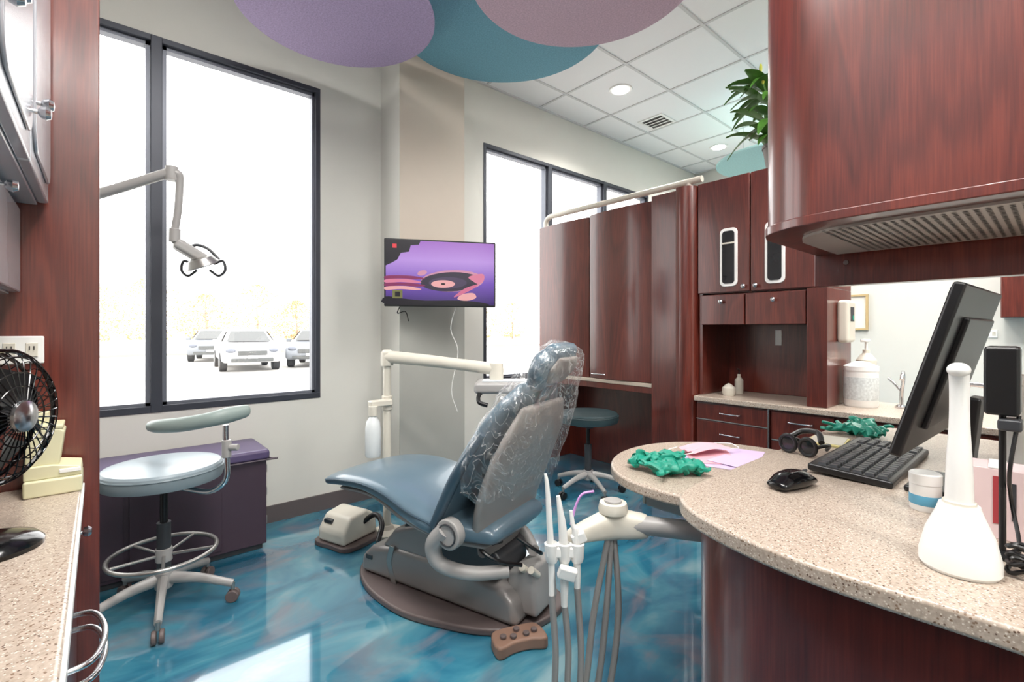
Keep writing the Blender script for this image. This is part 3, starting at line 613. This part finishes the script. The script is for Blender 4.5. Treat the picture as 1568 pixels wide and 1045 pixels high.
lathe('bottle',[(.001,0),(.045,0),(.05,.01),(.05,.25),(.03,.28),(.018,.29),(.018,.31)],(0,0,0),CREAM,G); cyl('pump',(0,0,.31),(0,0,.36),.008,WHITE,G); box('nozzle',(-.02,0,.365),(.09,.03,.018),WHITE,G,.005)
G=grp('hand_towel_dispenser',(3.2,.829,1.2))
box('case',(0,-.03,0),(.14,.06,.24),CREAM,G,.02,segs=3); box('window',(-.01,-.061,.04),(.06,.003,.08),DARK,G,.001); cyl('logo',(0,-.062,.02),(0,-.064,.02),.014,GLOVE,G)
G=grp('pump_bottle',(3.25,1.42,.725))
lathe('bottle',[(.001,0),(.025,0),(.027,.01),(.027,.09),(.012,.11),(.01,.13)],(0,0,0),CREAM,G); sweep('pump',[(0,0,.13),(0,0,.16),(-.03,0,.165)],.005,BLACK,G,seg=8)
G=grp('ceramic_jar',(3.1,1.42,.725))
lathe('jar',[(.001,0),(.035,0),(.042,.02),(.04,.05),(.025,.065),(.012,.075),(.001,.08)],(0,0,0),CREAM,G)
G=grp('picture_frame',(EX-.02,1.37,1.33))
boxes('frame',[(-.01,.018,-.11,.11,-.18,-.16),(-.01,.018,-.11,.11,.16,.18),(-.01,.018,-.11,-.09,-.16,.16),(-.01,.018,.09,.11,-.16,.16)],mat('frame_wood',C(190,165,120),.5),G,bevel=.002); bx('print',.005,.012,-.09,.09,-.16,.16,mat('print_white',C(225,220,210),.6,var=.1,scale=6),G,0)
G=grp('wall_mounted_cupboard',(0,0,0))
bx('carcass',5.45,5.80,-.8,.32,1.25,1.85,WOOD,G); bx('door_l',5.43,5.45,-.22,.315,1.255,1.845,WOOD,G); bx('door_r',5.43,5.45,-.79,-.23,1.255,1.845,WOOD,G)

# ------------------------------------------------------------ peninsula
G=grp('curved_reception_desk',(0,0,0))
edge=[(.94,-1.1),(.93,-.3),(.925,.05),(.915,.2),(.918,.32),(.945,.44),(.99,.54),(1.06,.605),(1.15,.625)]
E=crom(edge,6)
P=[(a,b_) for a,b_ in E]+[(1.66,.62),(2.45,.62),(2.45,-1.1)]
prism('countertop',P,.715,.752,CTR,G,bevel=.008)
inn=[(.975,-1.1),(.965,-.3),(.955,.05),(.95,.2),(.957,.31),(.98,.42),(1.02,.50),(1.08,.56),(1.16,.585)]
P=crom(inn,6)+[(2.42,.585),(2.42,-1.1)]
prism('base_panel',P,.0,.715,WOOD,G)
Dp=crom([(1.17,.6),(1.155,.72),(1.18,.86),(1.27,.97),(1.42,1.04),(1.6,1.04),(1.75,.96),(1.85,.82),(1.875,.68),(1.87,.6)],5)
prism('pull_out_table',Dp,.68,.713,CTR,G,bevel=.008)
bx('under_drawer',1.36,1.8,.59,.9,.57,.675,PLGR,G,.008); bx('under_drawer_front',1.36,1.8,.9,.91,.575,.67,CREAM,G,.003)
bx('support_bracket',1.5,1.6,.585,.62,.3,.57,PLGR,G,.005)
G=grp('overhead_cabinet',(0,0,0))
arc=[(1.385,-1.1),(1.38,-.4),(1.378,.0),(1.38,.25),(1.392,.4),(1.42,.49),(1.48,.56),(1.56,.59)]
P=crom(arc,6)+[(2.0,.59),(2.0,-1.1)]
prism('cabinet_body',P,1.45,H-.005,WOOD,G)
arc2=[(a-.006,b_+.005) for a,b_ in arc]
P=crom(arc2,6)+[(2.0,.595),(2.0,-1.1)]
prism('bottom_rim',P,1.425,1.45,WOOD,G,bevel=.003)
arc3=[(a+.07,b_-.07) for a,b_ in arc]
P=crom(arc3,6)+[(1.97,.52),(1.97,-1.1)]
prism('perforated_underside',P,1.418,1.426,GRILLE,G)
v=[];f=[]
for i in range(26):
    for j in range(60):
        cx=1.475+i*.0185; cy=.42-j*.0185; k=len(v)
        for q in range(6): v.append((cx+.0055*math.cos(q*1.047),cy+.0055*math.sin(q*1.047),1.4172))
        f.append(tuple(range(k,k+6)))
mk('perforations',v,f,PERF,G)
bx('light_valance',2.0,2.06,-1.1,.6,1.31,1.47,WOOD,G,.004)
bx('rear_cabinet',2.06,2.45,-1.1,.6,1.36,1.9,WOOD,G,.004)
bx('rear_light_diffuser',2.07,2.44,-1.05,.58,1.345,1.362,mat('diffuser_white',C(225,228,230),.4),G,.002)
bx('support_panel',1.45,2.42,-1.1,-1.05,.752,1.43,WOOD,G)
for yy in(.5,): cyl('valance_screw',(1.999,yy,1.39),(1.995,yy,1.39),.008,TAUPE,G,seg=14)

# ------------------------------------------------------------ desk items
ZD=.752
G=grp('computer_monitor',(1.55,.205,ZD),math.radians(-2.4))
tl=math.radians(16)
box('panel',(0,-.03,.31),(.5,.022,.385),BLACK,G,.006,rot=(tl,0,0))
box('screen_face',(0,-.0185,.313),(.48,.002,.36),BLKG,G,.0005,rot=(tl,0,0))
box('rear_bulge',(.02,-.043,.30),(.34,.014,.26),BLACK,G,.005,rot=(tl,0,0),segs=3)
box('badge',(-.08,-.052,.36),(.05,.002,.012),STEEL,G,.0005,rot=(tl,0,0))
for i in range(5): box('vent_slot',(.08+.012*i,-.066,.41),(.005,.003,.03),DARK,G,.001,rot=(tl,0,0))
box('neck',(.03,-.06,.12),(.07,.025,.24),BLACK,G,.006,rot=(.1,0,0)); box('foot',(.06,-.03,.008),(.22,.16,.016),BLACK,G,.006)
G=grp('computer_keyboard',(1.74,.37,ZD),0)
box('body',(0,0,.014),(.5,.19,.02),BLACK,G,.006,rot=(.05,0,0))
v=[];f=[]
for r_ in range(6):
    for c_ in range(19):
        cx=-.228+c_*.0253; cy=-.072+r_*.0268; k=len(v); z=.0265+cy*.05
        if c_ in(14,): continue
        for (a,b_,zz) in((-.0105,-.011,0),(.0105,-.011,0),(.0105,.011,0),(-.0105,.011,0),(-.008,-.0085,.007),(.008,-.0085,.007),(.008,.0085,.007),(-.008,.0085,.007)): v.append((cx+a,cy+b_,z-.003+zz))
        f+=[tuple(k+i for i in q) for q in((4,5,6,7),(0,1,5,4),(1,2,6,5),(2,3,7,6),(3,0,4,7))]
mk('keys',v,f,DARK,G)
G=grp('computer_mouse',(1.33,.445,ZD),math.radians(75))
loft('body',[(0,-.055,.014,.025,.012),(0,-.02,.021,.034,.021),(0,.025,.021,.034,.021),(0,.06,.014,.028,.012)],BLKG,G,n=2.2,seg=24)
box('wheel',(0,-.045,.036),(.006,.018,.008),DARK,G,.003)
G=grp('safety_goggles',(1.70,.545,ZD),math.radians(75))
for s in(-1,1):
    sweep('rim',[(s*.032+.026*math.cos(a),.02,.032+.026*math.sin(a)) for a in [i*math.pi/6 for i in range(12)]],.006,BLACK,G,res=3,seg=8,closed=True)
    lathe('lens',[(.001,0),(.024,0),(.024,.003),(.001,.004)],(s*.032,.018,.032),GLD,G,axis=(0,1,0))
    sweep('temple',[(s*.06,.02,.037),(s*.066,-.02,.04),(s*.05,-.06,.03),(s*.03,-.08,.012)],.006,BLACK,G,seg=8)
sweep('strap',[(-.05,-.02,.045),(-.02,-.05,.068),(.03,-.05,.064),(.05,-.02,.045)],.009,BLACK,G,seg=8)
def glove(loc,rz,seed):
    rnd=random.Random(seed); G=grp('nitrile_glove',loc,rz)
    for q in range(2):
        o=Vector((q*.07-.04,rnd.uniform(-.02,.02),.018+q*.006)); a0=rnd.uniform(-.4,.4)+q*2.6
        def R(x,y,z): return o+Vector((x*math.cos(a0)-y*math.sin(a0),x*math.sin(a0)+y*math.cos(a0),z))
        loft('palm_%d'%q,[tuple(R(0,-.02,0))+(.034,.014),tuple(R(.0,.02,.008))+(.036,.018),tuple(R(0,.05,0))+(.03,.012)],GLOVE,G,n=2.2,noisef=(45,.018),side=R(1,0,0)-R(0,0,0),seg=48,res=8)
        loft('cuff_%d'%q,[tuple(R(0,-.08,0))+(.044,.01),tuple(R(0,-.05,.006))+(.034,.016),tuple(R(0,-.02,0))+(.034,.012)],GLOVE,G,n=2.2,noisef=(50,.02),side=R(1,0,0)-R(0,0,0),seg=48,res=8)
        for i in range(5):
            x=-.028+i*.015 if i<4 else .036; y=.045 if i<4 else .0; d=rnd.uniform(-.4,.4)+(1.0 if i==4 else (i-1.5)*.25); l=rnd.uniform(.05,.075)
            p=[R(x,y-.01,.002)]
            for j in range(1,5):
                d+=rnd.uniform(-.5,.5); last=p[-1]; dv=R(math.sin(d),math.cos(d),0)-R(0,0,0); p.append(Vector((last.x,last.y,max(.009,last.z+rnd.uniform(-.006,.01))))+dv*l/4)
            sweep('finger_%d_%d'%(q,i),p,[.010,.009,.0085,.008,.006],GLOVE,G,seg=10,flat=.8)
    return G
glove((1.33,.80,.716),.9,3); glove((2.2,.50,ZD+.002),-.6,8)
G=grp('paper_sheet',(1.62,.76,.7135),math.radians(15))
box('sheet_lilac',(0,0,.001),(.3,.22,.001),LILAC,G,0); box('sheet_pink',(-.02,.04,.003),(.2,.15,.001),PINK,G,0,rot=(0,0,.4)); box('sheet_top',(-.05,-.03,.005),(.12,.1,.001),LILAC,G,0,rot=(0,0,-.3))
G=grp('face_mask',(1.62,.83,.722),math.radians(-20))
v=[];f=[]
for i in range(9):
    for j in range(7):
        v.append(((i/8-.5)*.17,(j/6-.5)*.09,.01+.01*math.cos((i/8-.5)*3)+.003*((j%2)*2-1)))
for i in range(8):
    for j in range(6): k=i*7+j; f.append((k,k+1,k+8,k+7))
mk('pleats',v,f,PINK,G); 
for s in(-1,1): sweep('ear_loop',[(s*.085,-.04,.01),(s*.13,-.03,.006),(s*.14,.02,.01),(s*.085,.04,.012)],.0018,WHITE,G,seg=6)
G=grp('notepad',(1.96,.545,ZD),.1); box('pad',(0,0,.003),(.16,.11,.006),YEL,G,.001); box('top_sheet',(.01,0,.0066),(.15,.1,.001),CREAM,G,0,rot=(0,0,.04))
G=grp('pill_jar',(1.385,.198,ZD))
lathe('jar',[(.001,0),(.026,0),(.028,.004),(.028,.056),(.025,.061)],(0,0,0),WHITE,G); lathe('lid',[(.029,.059),(.029,.08),(.026,.083),(.001,.083)],(0,0,0),WHITE,G); lathe('label',[(.0282,.014),(.0286,.015),(.0286,.034),(.0282,.035)],(0,0,0),LBLUE,G)
G=grp('dental_curing_light',(1.085,.112,ZD),0)
lathe('charging_base',[(.001,0),(.048,0),(.052,.006),(.052,.024),(.044,.06),(.03,.095),(.026,.108),(.001,.11)],(0,0,0),WHITE,G,seg=48)
sweep('wand',[(0,0,.1),(0,0,.17),(.002,0,.24),(.002,0,.3),(-.004,0,.33)],[.019,.017,.0135,.013,.0135],WHITE,G,seg=20)
sphere('tip',(-.006,0,.332),.0155,WHITE,G,s=(1.15,1,.8))
cyl('contact_ring',(0,0,.104),(0,0,.114),.022,CREAM,G,bevel=.002)
G=grp('tissue_carton',(1.33,.082,ZD),.05)
box('carton',(0,0,.067),(.08,.075,.134),mat('carton_pinkwhite',C(206,184,184),.6),G,.002); box('lettering',(-.0405,0.0,.075),(.001,.012,.09),RED,G,0); box('lettering_b',(-.0405,-.022,.075),(.001,.006,.07),DARK,G,0); box('flap',(0,0,.1355),(.08,.025,.002),WHITE,G,0)
G=grp('phone_charger_stand',(1.2,.068,ZD))
cyl('stand',(0,0,0),(0,0,.25),.005,BLACK,G); lathe('stand_base',[(.026,0),(.026,.006),(.008,.012)],(0,0,0),BLACK,G); box('power_brick',(0,0,.31),(.05,.045,.12),BLACK,G,.006); box('clip',(-.01,-.01,.235),(.04,.03,.02),DARK,G,.004)
sweep('cable_a',[(0,-.02,.25),(-.02,-.01,.16),(.01,-.01,.1),(-.01,-.02,.04),(-.02,-.02,.01)],.003,BLACK,G,seg=8)
G=grp('coiled_cable',(1.125,.04,ZD))
sweep('coil',[(.022*math.cos(i*.8)+.006*math.sin(i*2.1),.018*math.sin(i*.8),.006+.016*i/10+.004*math.sin(i*1.7)) for i in range(30)],.0035,BLACK,G,res=4,seg=7)
G=grp('spray_bottle',(1.87,.075,ZD))
lathe('bottle',[(.001,0),(.035,0),(.037,.01),(.037,.17),(.02,.21),(.014,.22),(.014,.25)],(0,0,0),WHITE,G); box('trigger_head',(-.015,0,.265),(.07,.022,.03),WHITE,G,.006)

# ------------------------------------------------------------ assistant arm + instruments
G=grp('assistant_instrument_arm',(0,0,0))
cyl('arm_tube',(1.27,.592,.60),(1.13,.82,.60),.026,PLGR,G,bevel=.002)
cyl('mount_flange',(1.274,.586,.60),(1.262,.607,.60),.045,PLGR,G)
loft('arm_head',[(1.16,.78,.595,.035,.028),(1.11,.84,.595,.042,.03),(1.05,.865,.59,.032,.026),(.99,.885,.58,.022,.02)],CREAM,G,n=2.8,side=(0,0,1),seg=24)
lathe('round_cap',[(.04,0),(.042,.01),(.038,.028),(.001,.032)],(1.11,.84,.63),CREAM,G)
lathe('cap_button',[(.025,0),(.024,.004),(.001,.005)],(1.11,.84,.661),PLGR,G)
box('holder_bar',(.955,.885,.55),(.1,.03,.03),WHITE,G,.006,rot=(0,0,-.7))
for i,(ox,h0,h1,r_) in enumerate(((-.035,.42,.76,.009),(.0,.40,.70,.012),(.035,.44,.66,.010))):
    x=.955+ox*.75; y_=.885-ox*.65
    lathe('holder_cup_%d'%i,[(.014,-.03),(.018,-.02),(.02,.02),(.015,.022),(.013,0)],(x,y_,.55),WHITE,G,seg=20)
    sweep('handpiece_%d'%i,[(x,y_,h0),(x,y_,.5),(x-.004,y_+.002,.6),(x-.01,y_+.006,h1-.04),(x-.014,y_+.01,h1)],[r_*.8,r_,r_,r_*.7,r_*.45],WHITE,G,seg=12)
    sweep('hose_%d'%i,[(x,y_,h0+.01),(x+.01,y_-.005,.28),(x+.015,y_,.14),(x+.05,y_-.01,.05),(x+.1,y_-.03,.14),(x+.13,y_-.04,.35),(1.09+.012*i,.84,.57)],[.009,.009,.009,.009,.009,.009,.008],HOSE,G,seg=10)
box('valve_lever',(.945,.865,.5),(.05,.022,.035),WHITE,G,.006,rot=(.2,.3,-.7)); box('valve_lever_b',(.985,.86,.585),(.04,.02,.03),WHITE,G,.005,rot=(.1,-.4,-.7))
sweep('saliva_tip',[(.97,.875,.62),(.985,.87,.67),(1.0,.86,.7),(1.03,.845,.705)],.0035,mat('tip_lilac',C(190,140,200),.4),G,seg=8)

# ------------------------------------------------------------ ceiling things
def disc(c,r,z,m):
    G=grp('acoustic_ceiling_disc',(c[0],c[1],z))
    lathe('panel',[(.001,0),(r-.006,0),(r,.005),(r,.02),(r-.006,.025),(.001,.025)],(0,0,0),m,G,seg=96)
    for i in range(3):
        a=i*2.09+.4; cyl('hanger_wire',(r*.6*math.cos(a),r*.6*math.sin(a),.024),(r*.6*math.cos(a),r*.6*math.sin(a),H-z),.0015,STEEL,G,seg=6)
disc((.918,2.407),.483,2.75,FPUR); disc((1.753,2.116),.62,2.9,FTEAL); disc((1.668,1.425),.525,2.75,FMAU); disc((4.75,1.75),.5,2.72,FAQ)
DL=[(3.30,2.42),(5.15,2.47),(3.3,.3),(5.1,.3),(.6,.2),(.6,-1.2),(3.3,-1.4),(5.1,-1.4)]  # first two are visible fixtures; the others are added unseen to light the room
for (x,y_) in DL:
    G=grp('recessed_downlight',(x,y_,H))
    lathe('trim_ring',[(.07,-.006),(.092,-.009),(.097,-.001),(.07,0)],(0,0,0),WHITE,G)
    lathe('lens',[(.001,-.011),(.07,-.010),(.07,-.006),(.001,-.006)],(0,0,0),LAMPE,G)
    ld=D.lights.new('downlight_lamp','SPOT'); ld.spot_size=math.radians(140); ld.spot_blend=.6; ld.shadow_soft_size=.06; ld.energy=60; ld.color=(1,.95,.89); lo=D.objects.new('lamp',ld); bpy.context.scene.collection.objects.link(lo); lo.parent=G; lo.location=(0,0,-.08)
for (x,y_) in((.3,.9),(2.4,.0),(2.4,-1.5),(.3,-1.6),(4.4,.9)):  # troffers added out of view as fill light for the interior
    G=grp('unseen_fill_troffer',(x,y_,H))
    boxes('housing',[(-.3,-.28,-.6,.6,-.012,.0),(.28,.3,-.6,.6,-.012,.0),(-.28,.28,-.6,-.58,-.012,.0),(-.28,.28,.58,.6,-.012,.0)],WHITE,G)
    bx('diffuser',-.28,.28,-.58,.58,-.008,-.002,LAMPE,G,0)
    ld=D.lights.new('fill_troffer_lamp','AREA'); ld.shape='RECTANGLE'; ld.size=.55; ld.size_y=1.15; ld.energy=36; ld.color=(1,.97,.93); lo=D.objects.new('lamp',ld); bpy.context.scene.collection.objects.link(lo); lo.parent=G; lo.location=(0,0,-.03)
G=grp('air_vent',(4.07,2.56,H))
boxes('frame',[(-.13,.13,-.13,-.105,-.01,0),(-.13,.13,.105,.13,-.01,0),(-.13,-.105,-.105,.105,-.01,0),(.105,.13,-.105,.105,-.01,0)],WHITE,G)
bx('dark_back',-.105,.105,-.105,.105,-.005,-.003,BLACK,G,0)
for i in range(3): box('louvre',(-.055+i*.055,0,-.009),(.014,.21,.003),WHITE,G,0)

# ------------------------------------------------------------ plant
G=grp('potted_plant',(3.17,1.13,2.113))
lathe('pot',[(.001,0),(.075,0),(.1,.16),(.105,.16),(.105,.18),(.09,.18),(.085,.15),(.001,.15)],(0,0,0),TERR,G)
rnd=random.Random(5)
for i in range(44):
    a=rnd.random()*6.28 if i%2 else rnd.uniform(1.6,3.6); l=rnd.uniform(.2,.36); up=rnd.uniform(.3,1.0); w=rnd.uniform(.028,.045); d=Vector((math.cos(a),math.sin(a),0)); s=Vector((-d.y,d.x,0)); v=[];n=9
    z0=.16+rnd.random()*.38; st=rnd.uniform(.02,.08)
    for j in range(n):
        t=j/(n-1); p=d*(st+l*t*.75)+Vector((0,0,z0+l*up*t-l*.8*t*t*(1.1-up*.6))); ww=w*math.sin(math.pi*(.04+.94*t))**.8
        p.z=max(p.z,.03); v+=[p-s*ww+Vector((0,0,.008)),p,p+s*ww+Vector((0,0,.008))]
    f=[]
    for j in range(n-1):
        k=j*3; f+=[(k,k+1,k+4,k+3),(k+1,k+2,k+5,k+4)]
    mk('leaf_%d'%i,v,f,LEAF,G)
    if i%3==0: sweep('cane_%d'%i,[(0,0,.15),(d.x*.03,d.y*.03,z0*.7+.05),tuple(d*st+Vector((0,0,z0)))],.006,LEAF,G,seg=6,res=3)
for i in range(4):
    a=2.2+i*.35; r_=.1+.035*i; z=.52+.05*((i*2)%4)
    sweep('stem_%d'%i,[(0,0,.15),(r_*.4*math.cos(a),r_*.4*math.sin(a),z*.6),(r_*math.cos(a),r_*math.sin(a),z)],.005,LEAF,G,seg=6)
    sphere('bud_%d'%i,(r_*math.cos(a),r_*math.sin(a),z+.02),.014,LEAFY,G,s=(.7,.7,2.2),seg=12)

# ------------------------------------------------------------ lighting / camera
w=D.worlds.new('sky'); bpy.context.scene.world=w; w.use_nodes=True; bg=w.node_tree.nodes['Background']; bg.inputs[0].default_value=(1,.995,.98,1); bg.inputs[1].default_value=4.5
for (x0,x1) in(W1,W2):
    ld=D.lights.new('window_portal','AREA'); ld.shape='RECTANGLE'; ld.size=x1-x0; ld.size_y=ZT-ZB; ld.cycles.is_portal=True
    lo=D.objects.new('window_portal',ld); bpy.context.scene.collection.objects.link(lo); lo.location=((x0+x1)/2,NY+.12,(ZB+ZT)/2); lo.rotation_euler=(math.radians(-90),0,0)
cam=D.cameras.new('camera'); co=D.objects.new('camera',cam); bpy.context.scene.collection.objects.link(co)
co.location=(0,0,1.15); co.rotation_euler=(math.radians(90),0,math.radians(-40.9)); cam.sensor_width=36; cam.lens=36*729/1568; cam.shift_y=-16.5/1568; cam.clip_start=.02; cam.clip_end=500
bpy.context.scene.camera=co
vs=bpy.context.scene.view_settings; vs.view_transform='Standard'; vs.look='None'; vs.exposure=.2
